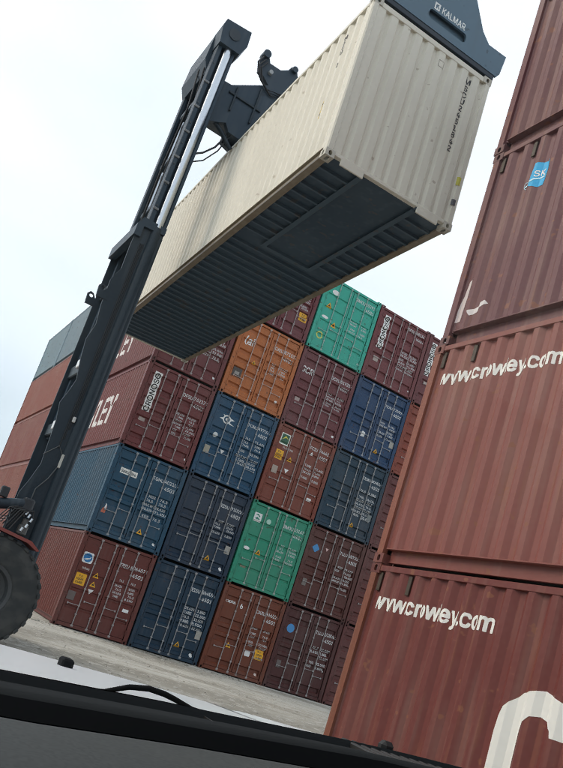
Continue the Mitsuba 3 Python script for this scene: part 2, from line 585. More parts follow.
def number_block(t, M, st, num, top=2.28, size='45G1', z0=1.68, lines=5, col=(.54, .55, .55), two_cols=True, xs=(1.60, 2.05)):
    """The number at the head of the right-hand leaf and the weight lines below it, as on every box."""
    a, b = num
    door_print(t, M, st, ctext(a, .115, xs[0] + .0, top, sx=.85), col)
    door_print(t, M, st, ctext(b, .115, xs[1] + .03, top + .02, sx=.85), col)
    door_print(t, M, st, ctext(size, .115, xs[1] + .02, top - .2, sx=.9), col)
    r0 = random.Random(num[0] + num[1])
    lines = r0.choice((4, 5, 5, 6, 7))
    two_cols = r0.random() < .6
    th, step = r0.choice(((.075, .125), (.085, .14), (.065, .11)))
    z0 += r0.uniform(-.12, .10)
    words = ['MAX.WT', '32.500', 'KGS', 'TARE', '3.880', 'NET', '28.620', 'LBS', 'CU.CAP', '76.3']
    r = random.Random(num[1])
    z = z0
    for i in range(lines):
        if i % 3 != 2 or two_cols:
            door_print(t, M, st, ctext(r.choice(words[::3] + ['KGS']), th, xs[0] + r0.uniform(-.05, .03), z, sx=r0.uniform(.75, 1.1)), col)
        door_print(t, M, st, ctext(r.choice(['32.500', '71.650', '3.880', '28.620', '8.550', '76.3']), th, xs[1] + r0.uniform(-.06, .03), z, sx=r0.uniform(.8, 1.15)), col)
        z -= step * (1.6 if r0.random() < .25 else 1)


def hazard(t, M, st, x, z, s=.2):
    door_print(t, M, st, tri(x, z, s), YEL, 'warning_sticker')
    door_print(t, M, st, tri(x, z - .006, s * .45), BLK, 'warning_sign', .007)


def plate(t, M, st, x, z, w=.21, h=.25, c=(.30, .29, .26)):
    put('data_plate', cbx(x - w / 2, x + w / 2, door_y(z, st) - .012, door_y(z, st) + .002, z - h / 2, z + h / 2, .004), 'decal', f'{t}__door' if x < 1.22 else f'{t}__door_001', c, M)


def placard(t, M, st, x, z, s=.33):
    door_print(t, M, st, rrect(x, z, s, s, .02), YEL, 'placard')
    for i, w in enumerate(('9 6', 'HIGH', 'CUBE')):
        door_print(t, M, st, ctext(w, .06, x, z + .10 - .10 * i), BLK, 'placard_text', .007)


def spot(t, M, st, x=2.16, z=.28, c=WHITE):
    door_print(t, M, st, rrect(x, z, .10, .08, .03), c, 'white_sticker')


def vertical_sign(t, M, st, x0, x1, z0, z1, word):
    x, z = (x0 + x1) / 2, (z0 + z1) / 2
    door_print(t, M, st, sbox(x - .13, z0 - .06, x + .13, z1 + .10), (.74, .74, .72), 'name_sign')
    p = text_poly(word, .17)
    w = p.bounds[2]
    door_print(t, M, st, ctext(word, .17, x, z - .10, rot=90, sx=1.12 / w), BLK, 'sign_lettering', .007)
    door_print(t, M, st, Point(x, z1 - .03).buffer(.09).difference(Point(x, z1 - .03).buffer(.055)).union(sbox(x - .012, z1 - .10, x + .012, z1 + .04)), BLK, 'sign_emblem', .007)


# --- writing along a container's left side (x = 0), read from far (+y) to near (-y)
def side_print(t, M, poly, y0, z0, color, name='side_lettering', lift=.004, par='side_panel'):
    br = [y0 - (.15 + q) for q in corr_breaks(-1, 13)]
    m = drape(poly, br, 0, lambda u, v, mid: (PX + corr(max(y0 - u - .15, 0)) - lift, y0 - u, z0 + v))
    return put(name, m, 'decal', f'{t}__{par}', color, M)


COLX = [0, 2.506, 5.012, 7.497, 9.975]
ROWZ = 2.905
grp = 'containers of the wall of doors'
WALL = {
    'A1': ((0.112, 0.027, 0.021), 'stepped', 'brown red container with round blue emblem and yellow placard, bottom corner of the door wall'),
    'A2': ((0.014, 0.06, 0.105), 'banded', 'teal blue container with white name strip, on the brown red corner container'),
    'A3': ((0.14, 0.036, 0.036), 'flat', 'maroon container with upright white sign, on the teal blue corner container'),
    'A4': ((0.13, 0.034, 0.036), 'flat', 'maroon container half covered by the raised container, left of the orange one'),
    'A5': ((0.12, 0.034, 0.038), 'flat', 'maroon container on top of the corner column, hidden behind the raised container'),
    'B1': ((0.006, 0.028, 0.054), 'banded', 'dark blue container on the ground between brown red and rust ones'),
    'B2': ((0.008, 0.025, 0.05), 'banded', 'navy container between the teal blue and the green one'),
    'B3': ((0.014, 0.06, 0.115), 'banded', 'blue container with white spiky round emblem, below the orange container'),
    'B4': ((0.38, 0.118, 0.034), 'flat', 'orange brown container with dark bordered plate'),
    'B5': ((0.125, 0.03, 0.036), 'flat', 'maroon container with yellow placard on its right door, on the orange container'),
    'C1': ((0.135, 0.034, 0.015), 'banded', 'rust brown container with yellow placard and white sticker, below the green container'),
    'C2': ((0.022, 0.235, 0.145), 'stepped', 'green container with square white sticker, on the rust brown container'),
    'C3': ((0.17, 0.043, 0.026), 'stepped', 'red brown container with framed colour emblem and yellow placard, on the green container'),
    'C4': ((0.125, 0.036, 0.04), 'flat', 'maroon container with white lettered logo, below the turquoise container'),
    'C5': ((0.036, 0.35, 0.26), 'stepped', 'turquoise container in the top row of the door wall'),
    'D1': ((0.06, 0.016, 0.015), 'banded', 'very dark brown container with blue dot, on the ground beside the rust brown one'),
    'D2': ((0.078, 0.024, 0.019), 'banded', 'dark brown container with blue diamond, above the very dark brown one'),
    'D3': ((0.011, 0.036, 0.06), 'banded', 'dusty teal navy container between dark brown and blue ones'),
    'D4': ((0.01, 0.042, 0.105), 'banded', 'blue container with white patch, below the maroon one with upright sign'),
    'D5': ((0.145, 0.041, 0.044), 'flat', 'maroon container with upright white sign, beside the turquoise container at the top'),
    'E1': ((0.095, 0.028, 0.026), 'flat', 'maroon container on the ground, mostly hidden by the near stack'),
    'E2': ((0.1, 0.03, 0.027), 'flat', 'maroon container beside the dark brown one, mostly hidden by the near stack'),
    'E3': ((0.105, 0.031, 0.03), 'flat', 'maroon container beside the dusty teal navy one, mostly hidden by the near stack'),
    'E4': ((0.2, 0.044, 0.026), 'flat', 'red container barely showing behind the edge of the near red stack'),
    'E5': ((0.13, 0.038, 0.042), 'flat', 'maroon container with upright white sign, last in the top row beside the near stack'),
}
NUMS = {'A1': ('TRIU 8', '064071'), 'A2': ('TGHU', '402107'), 'A3': ('DFSU', '762174'), 'B1': ('EISU', '864091'), 'B2': ('EISU', '910258'), 'B3': ('TCNU', '497011'), 'B4': ('CAIU', '871532'),
        'C1': ('CAXU', '966228'), 'C2': ('BMOU', '531470'), 'C3': ('FCIU', '944401'), 'C4': ('GCXU', '519357'), 'C5': ('BMOU', '602914'), 'D1': ('TLLU', '518066'), 'D2': ('TLLU', '507223'),
        'D3': ('TEMU', '804006'), 'D4': ('TEXU', '720091'), 'D5': ('DFSU', '681340'), 'A4': ('DFSU', '745590'), 'B5': ('GESU', '652118')}
K, MX = {}, {}
for c in 'ABCDE':
    for r in range(1, 6):
        n = f'{c}{r}'
        color, st, lab = WALL[n]
        jit = random.Random(n)
        M = move(COLX['ABCDE'.index(c)] + jit.uniform(-.012, .012), jit.uniform(-.015, .015), ROWZ * (r - 1))
        K[n] = container(lab, color, M, style=st, group=grp, bars=tuple(.44 * GALV[i] + .42 * color[i] + .045 for i in range(3)))
        MX[n] = M
        if n in NUMS:
            top = {'C2': 2.40, 'C3': 2.46, 'C5': 2.54, 'D5': 2.56}.get(n, 2.27)
            number_block(K[n], MX[n], st, NUMS[n], top, lines=6 if n in ('A3', 'B4', 'C5', 'C2') else 5, z0=1.72)

D = lambda n: (K[n], MX[n], WALL[n][1])
# A1
t, M, st = D('A1')
door_print(t, M, st, rrect(.37, 2.15, .33, .33, .06), WHITE, 'emblem')
door_print(t, M, st, Point(.37, 2.15).buffer(.135), (.03, .16, .36), 'emblem_disc', .007)
door_print(t, M, st, Polygon([(.25, 2.08), (.34, 2.13), (.42, 2.15), (.49, 2.22), (.44, 2.13), (.36, 2.08)]), WHITE, 'emblem_wave', .010)
door_print(t, M, st, ctext('triton', .07, .42, 1.83), (.5, .45, .43))
placard(t, M, st, .36, 1.48, .36)
hazard(t, M, st, .81, 1.73)
hazard(t, M, st, .80, 1.45)
door_print(t, M, st, tri(.80, 1.20, .18, False), WHITE, 'white_sticker')
plate(t, M, st, .28, .95, .24, .27, (.12, .095, .09))
door_print(t, M, st, rrect(2.06, .98, .2, .10, .01), WHITE, 'white_sticker')
# A2
t, M, st = D('A2')
door_print(t, M, st, sbox(.33, 2.03, .90, 2.21), (.72, .71, .66), 'name_sign')
door_print(t, M, st, ctext('Seaco line', .10, .61, 2.12, sx=.75), (.05, .07, .08), 'sign_lettering', .007)
door_print(t, M, st, Polygon([(.20, .68), (.34, .68), (.35, .86), (.29, 1.0), (.27, .86), (.22, .80)]), (.45, .13, .08), 'flame_mark')
door_print(t, M, st, Polygon([(.27, .82), (.33, .80), (.33, .93), (.29, 1.0)]), WHITE, 'flame_tip', .007)
hazard(t, M, st, 1.60, .52)
spot(t, M, st, 2.19, .28)
# A3, D5, E5: upright signs
for n, x, z0, z1, pz in (('A3', .43, 1.32, 2.5, .93), ('D5', .43, 1.36, 2.52, .83), ('E5', .32, 1.32, 2.52, .9)):
    t, M, st = D(n)
    vertical_sign(t, M, st, x - .02, x + .02, z0, z1, 'CRONOS')
    plate(t, M, st, .42, pz, .22, .2, (.36, .30, .27))
    spot(t, M, st, 2.24, .29)
# A4, B5
t, M, st = D('A4'); spot(t, M, st, 2.2, .3)
t, M, st = D('B5'); placard(t, M, st, 2.07, .87)
# B1, B2
for n in ('B1', 'B2'):
    t, M, st = D(n)
    plate(t, M, st, 2.175, .94, .2, .27)
    hazard(t, M, st, 1.58, .49, .22)
    door_print(t, M, st, Point(2.155, .27).buffer(.06, 8), WHITE, 'white_sticker')
# B3
t, M, st = D('B3')
star = unary_union([Point(.63, 2.11).buffer(.15).difference(Point(.63, 2.11).buffer(.105)), Point(.63, 2.11).buffer(.055),
                    Polygon([(.35, 2.08), (.50, 2.14), (.50, 2.05)]), Polygon([(.92, 2.16), (.76, 2.20), (.77, 2.1)]), Polygon([(.95, 1.98), (.72, 2.05), (.76, 1.98)]), Polygon([(.45, 2.24), (.56, 2.22), (.53, 2.17)])])
door_print(t, M, st, star, WHITE, 'emblem')
door_print(t, M, st, Point(.42, 1.48).buffer(.085), (.55, .58, .58), 'white_sticker')
door_print(t, M, st, tri(.86, 1.03, .16, False), WHITE, 'white_sticker')
plate(t, M, st, .29, .92, .2, .27, (.30, .28, .22))
# B4
t, M, st = D('B4')
door_print(t, M, st, ctext('(ai', .26, .47, 2.06, sx=.9), WHITE, 'emblem')
plate(t, M, st, .39, .86, .34, .32, (.055, .045, .04))
door_print(t, M, st, sbox(.30, .77, .48, .95), (.26, .24, .22), 'plate_face', .016)
hazard(t, M, st, .86, 1.44, .16)
spot(t, M, st, 2.1, .5)
# C1
t, M, st = D('C1')
door_print(t, M, st, ctext('capital', .09, .40, 2.30), WHITE, 'emblem')
door_print(t, M, st, ctext('6', .16, .83, 2.27), WHITE, 'emblem_numeral')
hazard(t, M, st, .81, .95)
door_print(t, M, st, rrect(1.57, .86, .21, .18, .04), WHITE, 'white_sticker')
placard(t, M, st, 2.02, .92, .33)
spot(t, M, st, 2.12, .28, (.6, .5, .45))
# C2
t, M, st = D('C2')
door_print(t, M, st, rrect(.35, 2.35, .30, .30, .01), WHITE, 'square_sticker')
door_print(t, M, st, unary_union([Polygon([(.24, 2.43), (.34, 2.47), (.44, 2.39), (.40, 2.37), (.33, 2.42)]), Polygon([(.25, 2.30), (.33, 2.36), (.46, 2.29), (.33, 2.27)])]), (.04, .2, .14), 'sticker_print', .007)
door_print(t, M, st, Point(.80, 2.34).buffer(.09), (.35, .55, .46), 'round_sticker')
door_print(t, M, st, affinity.scale(Point(.30, 1.25).buffer(.1), 1.2, .55), WHITE, 'oval_sticker')
hazard(t, M, st, .78, 1.25, .22)
plate(t, M, st, .40, .62, .22, .22, (.16, .17, .11))
# C3
t, M, st = D('C3')
door_print(t, M, st, rrect(.40, 2.34, .36, .42, .02), (.66, .68, .60), 'emblem')
door_print(t, M, st, rrect(.40, 2.35, .29, .33, .02), (.03, .10, .06), 'emblem_field', .007)
door_print(t, M, st, Polygon([(.27, 2.30), (.40, 2.46), (.53, 2.36), (.42, 2.40)]), (.60, .55, .08), 'emblem_stripe', .010)
door_print(t, M, st, ctext('FLORENS', .07, .62, 2.05), (.5, .42, .4))
placard(t, M, st, .34, 1.76, .34)
hazard(t, M, st, .82, 1.75)
door_print(t, M, st, tri(.81, 1.30, .18, False), WHITE, 'white_sticker')
plate(t, M, st, .36, 1.22, .22, .27, (.33, .27, .23))
door_print(t, M, st, tri(1.57, 2.27, .15), WHITE, 'white_sticker')
door_print(t, M, st, rrect(2.01, .69, .19, .11, .02), WHITE, 'white_sticker')
# C4
t, M, st = D('C4')
door_print(t, M, st, ctext('GCR', .20, .41, 2.10, sx=.85), WHITE, 'emblem')
plate(t, M, st, .38, .92, .2, .26, (.36, .28, .26))
spot(t, M, st, 2.17, .26)
# C5
t, M, st = D('C5')
door_print(t, M, st, affinity.scale(Point(.50, 2.35).buffer(.13), 1.2, .7), WHITE, 'oval_sticker')
hazard(t, M, st, .40, 1.80, .24)
door_print(t, M, st, affinity.scale(Point(.37, 1.31).buffer(.1), 1.4, .55), WHITE, 'oval_sticker')
hazard(t, M, st, .81, 1.19, .24)
door_print(t, M, st, Point(.39, .59).buffer(.14).difference(Point(.39, .59).buffer(.09)), (.45, .50, .12), 'round_sticker')
spot(t, M, st, 2.26, .28)
# D1..D4
t, M, st = D('D1')
door_print(t, M, st, Point(.41, 2.11).buffer(.15), (.05, .22, .48), 'blue_sticker')
plate(t, M, st, .36, .86, .17, .25, (.11, .09, .085))
door_print(t, M, st, ctext('4', .1, 2.2, 1.04, rot=40), WHITE)
t, M, st = D('D2')
door_print(t, M, st, affinity.rotate(rrect(.41, 2.11, .23, .23, .03), 45), (.05, .22, .46), 'blue_sticker')
door_print(t, M, st, tri(.87, 2.18, .13, False), (.55, .38, .36), 'white_sticker')
plate(t, M, st, .36, .86, .17, .25, (.15, .13, .12))
t, M, st = D('D3')
hazard(t, M, st, 1.53, .48)
plate(t, M, st, 2.17, .95, .18, .24, (.15, .17, .17))
t, M, st = D('D4')
door_print(t, M, st, Polygon([(.76, .76), (.92, .78), (.94, .94), (.86, 1.0), (.78, .95)]), WHITE, 'white_patch')
plate(t, M, st, 2.18, .95, .19, .24)
hazard(t, M, st, 1.59, .49)
# lettering along the visible side of the corner column
for n, y0 in (('A3', 8.8), ('A4', 9.55)):
    p = text_poly('CROWLEY', 1.0)
    p = affinity.scale(p, 6.3 / p.bounds[2], 1.03, origin=(0, 0))
    side_print(K[n], MX[n], p, y0, .94, (.66, .64, .62))

# --- the second bay behind the corner column: long sides only
bay = 'containers of the bay behind the corner column'
BAY = [((.15, .042, .032), 'red container on the ground in the far bay, behind the truck wheel'), ((.19, .056, .043), 'brick red container in the far bay, second from the ground'),
       ((.185, .055, .046), 'brick red container in the far bay, two below the grey ones'), ((.22, .068, .050), 'lighter brick red container in the far bay, directly below the grey ones')]
for r, (c, lab) in enumerate(BAY):
    container(lab, c, move(0.0, 13.55, ROWZ * r), near='front', group=bay, paint='paint_worn')
container('short grey container on top of the far bay, the one nearer the mast', (.15, .215, .255), move(.0, 13.5, ROWZ * 4), near='front', L=L20, group=bay)
container('short grey container on top of the far bay, the farther one at the skyline', (.16, .235, .275), move(.0, 19.62, ROWZ * 4), near='front', L=L20, group=bay)

# --- the near stack beside the van
RX, RY = -0.587, -15.88 - L40
near_grp = 'containers of the near red stack'
RW = [((.125, .029, .025), 'red container with white web address and huge white letter, bottom of the near stack'),
      ((.190, .060, .050), 'faded red container with white web address under its top rail, second in the near stack'),
      ((.115, .043, .050), 'plum brown container with torn blue sticker, third in the near stack'),
      ((.115, .043, .050), 'plum brown container on top of the near stack')]
RK, RM = [], []
for r, (c, lab) in enumerate(RW):
    M = move(RX + (.0, .004, .018, .010)[r], RY + (.0, .01, -.02, .0)[r], ROWZ * r)
    RK.append(container(lab, c, M, near='door', far='front', group=near_grp, paint='paint_worn', style='flat', post=((.165, .055, .032), (.20, .066, .042), None, None)[r]))
    RM.append(M)
LY = lambda y: y - RY
CREAM = (.66, .66, .62)
for r, z in ((0, 2.37), (1, 2.325)):
    p = text_poly('www.crowley.com', .17)
    p = affinity.scale(p, 1.92 / p.bounds[2], 1.04, origin=(0, 0)).buffer(.003)
    side_print(RK[r], RM[r], p, LY(-16.11), z, CREAM)
ring = rrect(.46, .93, .92, 1.38, .455).difference(rrect(.46, .93, .35, .94, .17)).difference(sbox(.60, .60, 1.0, 1.26))
p = text_poly('ROWLEY', 1.0, True)
p = affinity.translate(affinity.scale(p, 4.6 / p.bounds[2], 1.62, origin=(0, 0)), 1.16, 0)
side_print(RK[0], RM[0], unary_union([ring, p]), LY(-18.36), .36, CREAM)
# the torn blue sticker on the third box
tear = Polygon([(.13, 2.07), (.10, 2.15), (.13, 2.22), (.16, 2.40), (.40, 2.37), (.42, 2.20), (.41, 2.04), (.25, 2.03)])
side_print(RK[2], RM[2], tear, LY(-16.60), 0, (.02, .33, .60), 'blue_sticker')
side_print(RK[2], RM[2], ctext('SK', .085, .265, 2.225), LY(-16.60), 0, WHITE, 'sticker_lettering', .008)
side_print(RK[2], RM[2], Polygon([(.02, 2.10), (.14, 2.13), (.40, 2.155), (.41, 2.175), (.14, 2.155), (.03, 2.125)]), LY(-16.60), 0, (.45, .70, .80), 'sticker_swoosh', .008)
tail = affinity.rotate(affinity.scale(Point(.05, 2.13).buffer(.05), .8, 1.2), 20)
side_print(RK[2], RM[2], tail.difference(affinity.scale(tail, .8, .8)), LY(-16.60), 0, (.30, .42, .50), 'sticker_tail', .006)
# old paint scuffs by the foot of the third box
side_print(RK[2], RM[2], Polygon([(.02, .02), (.05, .30), (.10, .62), (.16, .65), (.13, .30), (.12, .04)]), LY(-15.97), .30, (.50, .44, .43), 'paint_scuff')
side_print(RK[2], RM[2], Polygon([(.25, .02), (.55, .10), (.60, .05), (.30, -.05)]), LY(-15.97), .42, (.58, .55, .54), 'paint_scuff')
# vent covers under the top rail
for r in range(4):
    for y in (-16.28, -16.84):
        ly = round((LY(y) - .15) / PITCH) * PITCH + .15 + .175
        put('vent_cover', cbx(PX + .018, PX + .036, ly - .03, ly + .03, H - .32, H - .10, .004), 'plain', f'{RK[r]}__side_panel', (.05, .036, .024), RM[r])

# --- the raised container
RAISED = np.array([[0.9994697355876094, 0.02617203610687315, -0.01937194286730691, -2.26],
                   [-0.025996697115991663, 0.9996192471418284, 0.009248377298917507, -14.17],
                   [0.019606615809289102, -0.00873986668229386, 0.9997695711247079, 8.48], [0, 0, 0, 1]])
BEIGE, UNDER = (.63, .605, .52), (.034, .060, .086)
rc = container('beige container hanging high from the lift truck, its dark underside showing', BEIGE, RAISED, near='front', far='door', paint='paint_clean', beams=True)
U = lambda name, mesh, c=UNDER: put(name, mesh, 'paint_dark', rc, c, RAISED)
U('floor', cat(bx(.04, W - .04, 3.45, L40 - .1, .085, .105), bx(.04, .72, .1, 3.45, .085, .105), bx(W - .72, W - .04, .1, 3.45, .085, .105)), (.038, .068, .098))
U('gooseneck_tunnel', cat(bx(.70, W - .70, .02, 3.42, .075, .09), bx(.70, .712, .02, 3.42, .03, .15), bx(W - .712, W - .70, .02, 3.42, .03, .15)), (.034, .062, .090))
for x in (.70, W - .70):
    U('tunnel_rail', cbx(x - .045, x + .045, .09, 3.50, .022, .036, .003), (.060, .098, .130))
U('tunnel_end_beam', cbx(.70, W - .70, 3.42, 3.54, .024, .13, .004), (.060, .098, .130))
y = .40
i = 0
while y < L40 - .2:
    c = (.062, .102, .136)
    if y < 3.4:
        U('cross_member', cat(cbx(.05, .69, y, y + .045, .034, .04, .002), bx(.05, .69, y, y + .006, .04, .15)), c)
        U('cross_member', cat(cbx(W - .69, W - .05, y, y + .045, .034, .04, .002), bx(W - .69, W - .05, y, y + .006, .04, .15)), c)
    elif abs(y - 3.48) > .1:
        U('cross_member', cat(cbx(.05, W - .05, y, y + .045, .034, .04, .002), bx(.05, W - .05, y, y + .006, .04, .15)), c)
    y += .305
# its small prints
FP = lambda x: .014 + corr(max(x - .125, 0), .042, .2455, .12, .040)


def end_print(poly, color, name, lift=.004):
    br = [.125 + q for q in corr_breaks(0, 2.3, .2455, .12, .040)]
    m = drape(poly, br, 0, lambda u, v, mid: (u, FP(u) - lift, v))
    return put(name, m, 'decal', f'{rc}__front_panel', color, RAISED)


z = 2.62
for ch in 'MSCU2451842':
    end_print(ctext(ch, .095, 2.02, z), (.03, .03, .035), 'lettering')
    z -= .128
end_print(sbox(2.355 - .05, .80, 2.355 + .012, .95), (.45, .42, .05), 'yellow_sticker', .02)
end_print(sbox(2.31, .43, 2.38, .54), (.06, .06, .07), 'dark_sticker', .02)
end_print(sbox(1.38, 2.50, 1.50, 2.62).difference(sbox(1.387, 2.507, 1.493, 2.613)), (.28, .26, .22), 'sticker_outline')
for z, ch in ((2.56, 'M'), (2.46, 'S'), (2.36, 'C'), (2.26, 'U'), (2.02, '2')):
    side_print(rc, RAISED, ctext(ch, .075, 0, 0), .73, z, (.05, .05, .05))
side_print(rc, RAISED, rrect(0, 0, .10, .36, .02), .87, 1.29, (.50, .36, .06), 'yellow_sticker')
side_print(rc, RAISED, ctext('9 6', .05, 0, .1), .87, 1.29, BLK, 'sticker_text', .008)
side_print(rc, RAISED, ctext('9 6', .05, 0, -.1), .87, 1.29, BLK, 'sticker_text', .008)

# ------------------------------------------------------------------ lift truck
truck = numbered('lift_truck')
tag(truck, 'dark grey lift truck with tall mast holding up the beige container', 'lift truck')
GREY, GREY2, RED = (.015, .027, .038), (.020, .039, .060), (.22, .050, .040)  # second grey, for the upper parts, has the bluish flare veil in its colour
TP = lambda name, mesh, c=GREY, par=None, bs='machine_paint', M=None, smooth=False: put(name, mesh, bs, par or truck, c, M, smooth)
NY, FY = -9.0, -7.2           # near face of the near rail, near face of the far rail
# outer mast: a wide side plate, wavy behind, and the channel in front of it
near_plate = [(-2.93, .35), (-2.93, 8.50), (-3.45, 8.50), (-3.47, 8.0), (-3.46, 7.45), (-3.57, 7.15), (-3.56, 6.6), (-3.51, 6.2), (-3.58, 5.85), (-3.53, 5.42), (-3.46, 5.05), (-3.51, 4.8), (-3.59, 4.52),
              (-3.53, 4.2), (-3.51, 3.8), (-3.49, 3.32), (-3.58, 2.94), (-3.66, 2.7), (-3.66, .35)]
orail = TP('outer_mast_rail', cat(prism_y(near_plate, NY + .03, NY + .075), cbx(-3.15, -2.93, NY, NY + .10, .35, 8.46, .02), cbx(-3.02, -2.90, NY + .10, NY + .22, .35, 8.44, .012),
                                  cbx(-3.12, -3.10, NY + .074, NY + .20, .4, 8.4, .004)))
TP('edge_strip', prism_y([(-3.165, .5), (-3.150, .5), (-3.150, 8.3), (-3.165, 8.3)], NY - .004, NY + .05), (.065, .085, .10), orail)
far_plate = [(-2.95, .35), (-2.95, 8.45), (-3.44, 8.45), (-3.43, 5.2), (-3.43, .35)]
frail = TP('outer_mast_rail', cat(prism_y(far_plate, FY - .075, FY - .03), cbx(-3.15, -2.93, FY - .10, FY, .35, 8.44, .02)))
# top tie of the outer mast, with its sloping rear cover
TP('mast_top_tie', cat(prism_y([(-2.92, 8.47), (-2.92, 8.62), (-3.42, 8.62), (-3.50, 8.45), (-3.50, 8.20), (-3.36, 8.20), (-3.36, 8.44)], NY - .03, FY + .0), ), GREY2)
for z0, z1, pale in ((7.2, 7.5, False), (5.35, 5.62, True), (4.05, 4.32, True), (2.55, 2.82, True), (1.2, 1.5, False)):
    TP('cross_tie', cbx(-3.36, -3.26, NY + .08, FY - .08, z0, z1, .02), GREY)
    if pale:
        TP('tie_sky_glint', cbx(-3.47, -3.36, NY + .07, NY + .62, z0 + .02, z0 + .20, .015), (.5, .52, .53), bs='gloss')  # pale block added on the tie, its colour standing for reflected sky
# lifting lugs behind the plates
def lug(y):
    m = prism_y(Polygon([(-.05, 0), (.16, 0), (.12, .16), (.05, .26), (-.02, .28), (-.07, .22), (-.06, .1)]).difference(Point(.02, .2).buffer(.045)), -.03, .03)
    m.apply_translation((-3.66, y, 0))
    return m
for y, z in ((NY + .05, 6.72), (FY - .05, 7.05)):
    m = lug(y); m.apply_translation((.0 if y < -8 else .1, 0, z))
    TP('lifting_lug', m)
# inner mast: two rails, chrome cylinders, head beam
irail = TP('inner_mast_rail', cat(cbx(-3.32, -3.22, NY + .03, NY + .30, 4, 13.0, .012), cbx(-3.24, -2.97, NY + .15, NY + .19, 4, 13.0, .008), cbx(-2.99, -2.92, NY + .03, NY + .30, 4, 13.0, .012)), GREY2)
ifar = TP('inner_mast_rail', cat(cbx(-3.30, -3.22, FY - .20, FY - .03, 4, 12.9, .012), cbx(-3.24, -3.10, FY - .12, FY - .09, 4, 12.9, .008), cbx(-2.99, -2.92, FY - .30, FY - .03, 4, 12.9, .012)), GREY2)
for y in (NY + .055, FY - .055):
    r = tube([(-3.085, y, 8.3), (-3.085, y, 13.05)], .092, 20)
    TP('lift_cylinder_rod', r, None, bs='chrome', smooth=40)
    TP('lift_cylinder_barrel', tube([(-3.085, y, .4), (-3.085, y, 8.55)], .11, 18), GREY, smooth=40)
head = TP('mast_head', cat(prism_y([(-3.34, 12.95), (-2.86, 12.95), (-2.76, 13.22), (-2.78, 13.58), (-3.36, 13.52), (-3.40, 13.35)], NY - .08, NY + .40)), GREY2)
TP('head_beam', cat(prism_y([(-3.40, 13.32), (-3.30, 13.42), (-3.04, 13.36), (-3.04, 12.6), (-3.16, 12.5), (-3.30, 12.45), (-3.42, 12.72)], NY + .34, FY - .05)), GREY2)
for z in (11.9, 10.55, 9.3):
    TP('inner_cross_tie', cbx(-3.24, -3.12, NY + .28, FY - .28, z - .06, z + .06, .015), GREY2)
# lift chains and hoses down the mast
for x, y in ((-3.26, NY + .42), (-3.22, NY + .48)):
    TP('hose', tube([(x, y, z) for z in np.linspace(8.4, 12.6, 12)], .022, 8), (.02, .024, .028), smooth=40, bs='plain')
for y in (NY + .40, FY - .40):
    TP('lift_chain', cat(*[cbx(-3.02, -2.98, y - .03, y + .03, z, z + .085, .01) for z in np.arange(8.6, 12.9, .1)]), (.03, .034, .036), bs='plain')
for z in np.arange(8.9, 12.6, .62):
    TP('hose_clamp', cbx(-3.33, -3.21, NY + .005, NY + .035, z, z + .05, .006), (.16, .17, .18))
# small fittings on the near plate
TP('fitting', cbx(-3.20, -3.14, NY - .03, NY + .02, 3.35, 3.62, .01), (.42, .42, .38), bs='plain')
TP('fitting', cbx(-3.26, -3.20, NY - .02, NY + .04, 4.25, 4.36, .01), (.5, .5, .48), bs='plain')
TP('hose', tube([(-3.20, NY - .01, 3.35), (-3.28, NY - .012, 3.1), (-3.42, NY - .01, 2.85), (-3.43, NY - .01, 2.3)], .012, 6), (.06, .07, .075), smooth=40, bs='plain')
TP('hose', tube([(-3.20, NY - .01, 3.6), (-3.30, NY + .01, 3.75), (-3.52, NY + .01, 3.5)], .008, 6), (.10, .11, .11), smooth=40, bs='plain')
TP('valve_block', cat(cbx(-3.46, -3.30, NY - .16, NY + .03, 1.98, 2.16, .02), cbx(-3.43, -3.34, NY - .14, NY - .02, 2.15, 2.28, .015)), (.10, .105, .10), bs='machine_paint')
for a, z in ((-3.44, 2.34), (-3.38, 2.30), (-3.32, 2.24), (-3.36, 2.12), (-3.42, 2.04)):
    TP('valve_cap', tube([(a, NY - .17, z), (a + .02, NY - .17, z + .07)], .026, 8), None, bs='chrome', smooth=40)
for k in range(7):
    a = -3.55 + .045 * k
    TP('valve_hose', tube([(a, NY - .12, 2.3), (a - .05, NY - .2, 2.45), (a - .2, NY - .22, 2.38), (a - .34, NY - .18, 2.12 - .02 * k)], .011, 6), (.012, .014, .015) if k % 2 else (.05, .055, .055), smooth=40, bs='plain')
for k, x in enumerate((-3.30, -3.27, -3.24)):
    TP('hose', tube([(x, NY + .02, z) for z in np.linspace(3.7 + .2 * k, 8.1, 14)], .011, 6), (.012, .014, .016), smooth=40, bs='plain')
for z in np.arange(1.9, 8.2, .57):
    TP('bolt', tube([(-3.06, NY - .012, z), (-3.06, NY + .01, z)], .020, 6), (.035, .045, .052))
for k, (x, y) in enumerate(((-3.30, NY + .36), (-3.36, NY + .52), (-3.31, NY + .75))):
    TP('hose', tube([(x, y, 8.6), (x - .02, y, 10.2), (x + .02, y, 11.6), (x - .05, y + .05, 12.55)], .018, 6), (.012, .014, .016), smooth=40, bs='plain')
# tilt cylinder
tc = TP('tilt_cylinder', cat(tube([(-4.0, NY - .12, 2.36), (-3.50, NY - .12, 2.52)], .10, 16), tube([(-5.6, NY - .12, 1.95), (-4.0, NY - .12, 2.36)], .075, 14)), GREY, smooth=40)
TP('cylinder_bracket', cat(cbx(-3.99, -3.85, NY - .2, NY - .04, 2.50, 2.70, .02), cbx(-3.56, -3.36, NY - .22, NY + .035, 2.40, 2.64, .03)), (.03, .035, .04), tc)
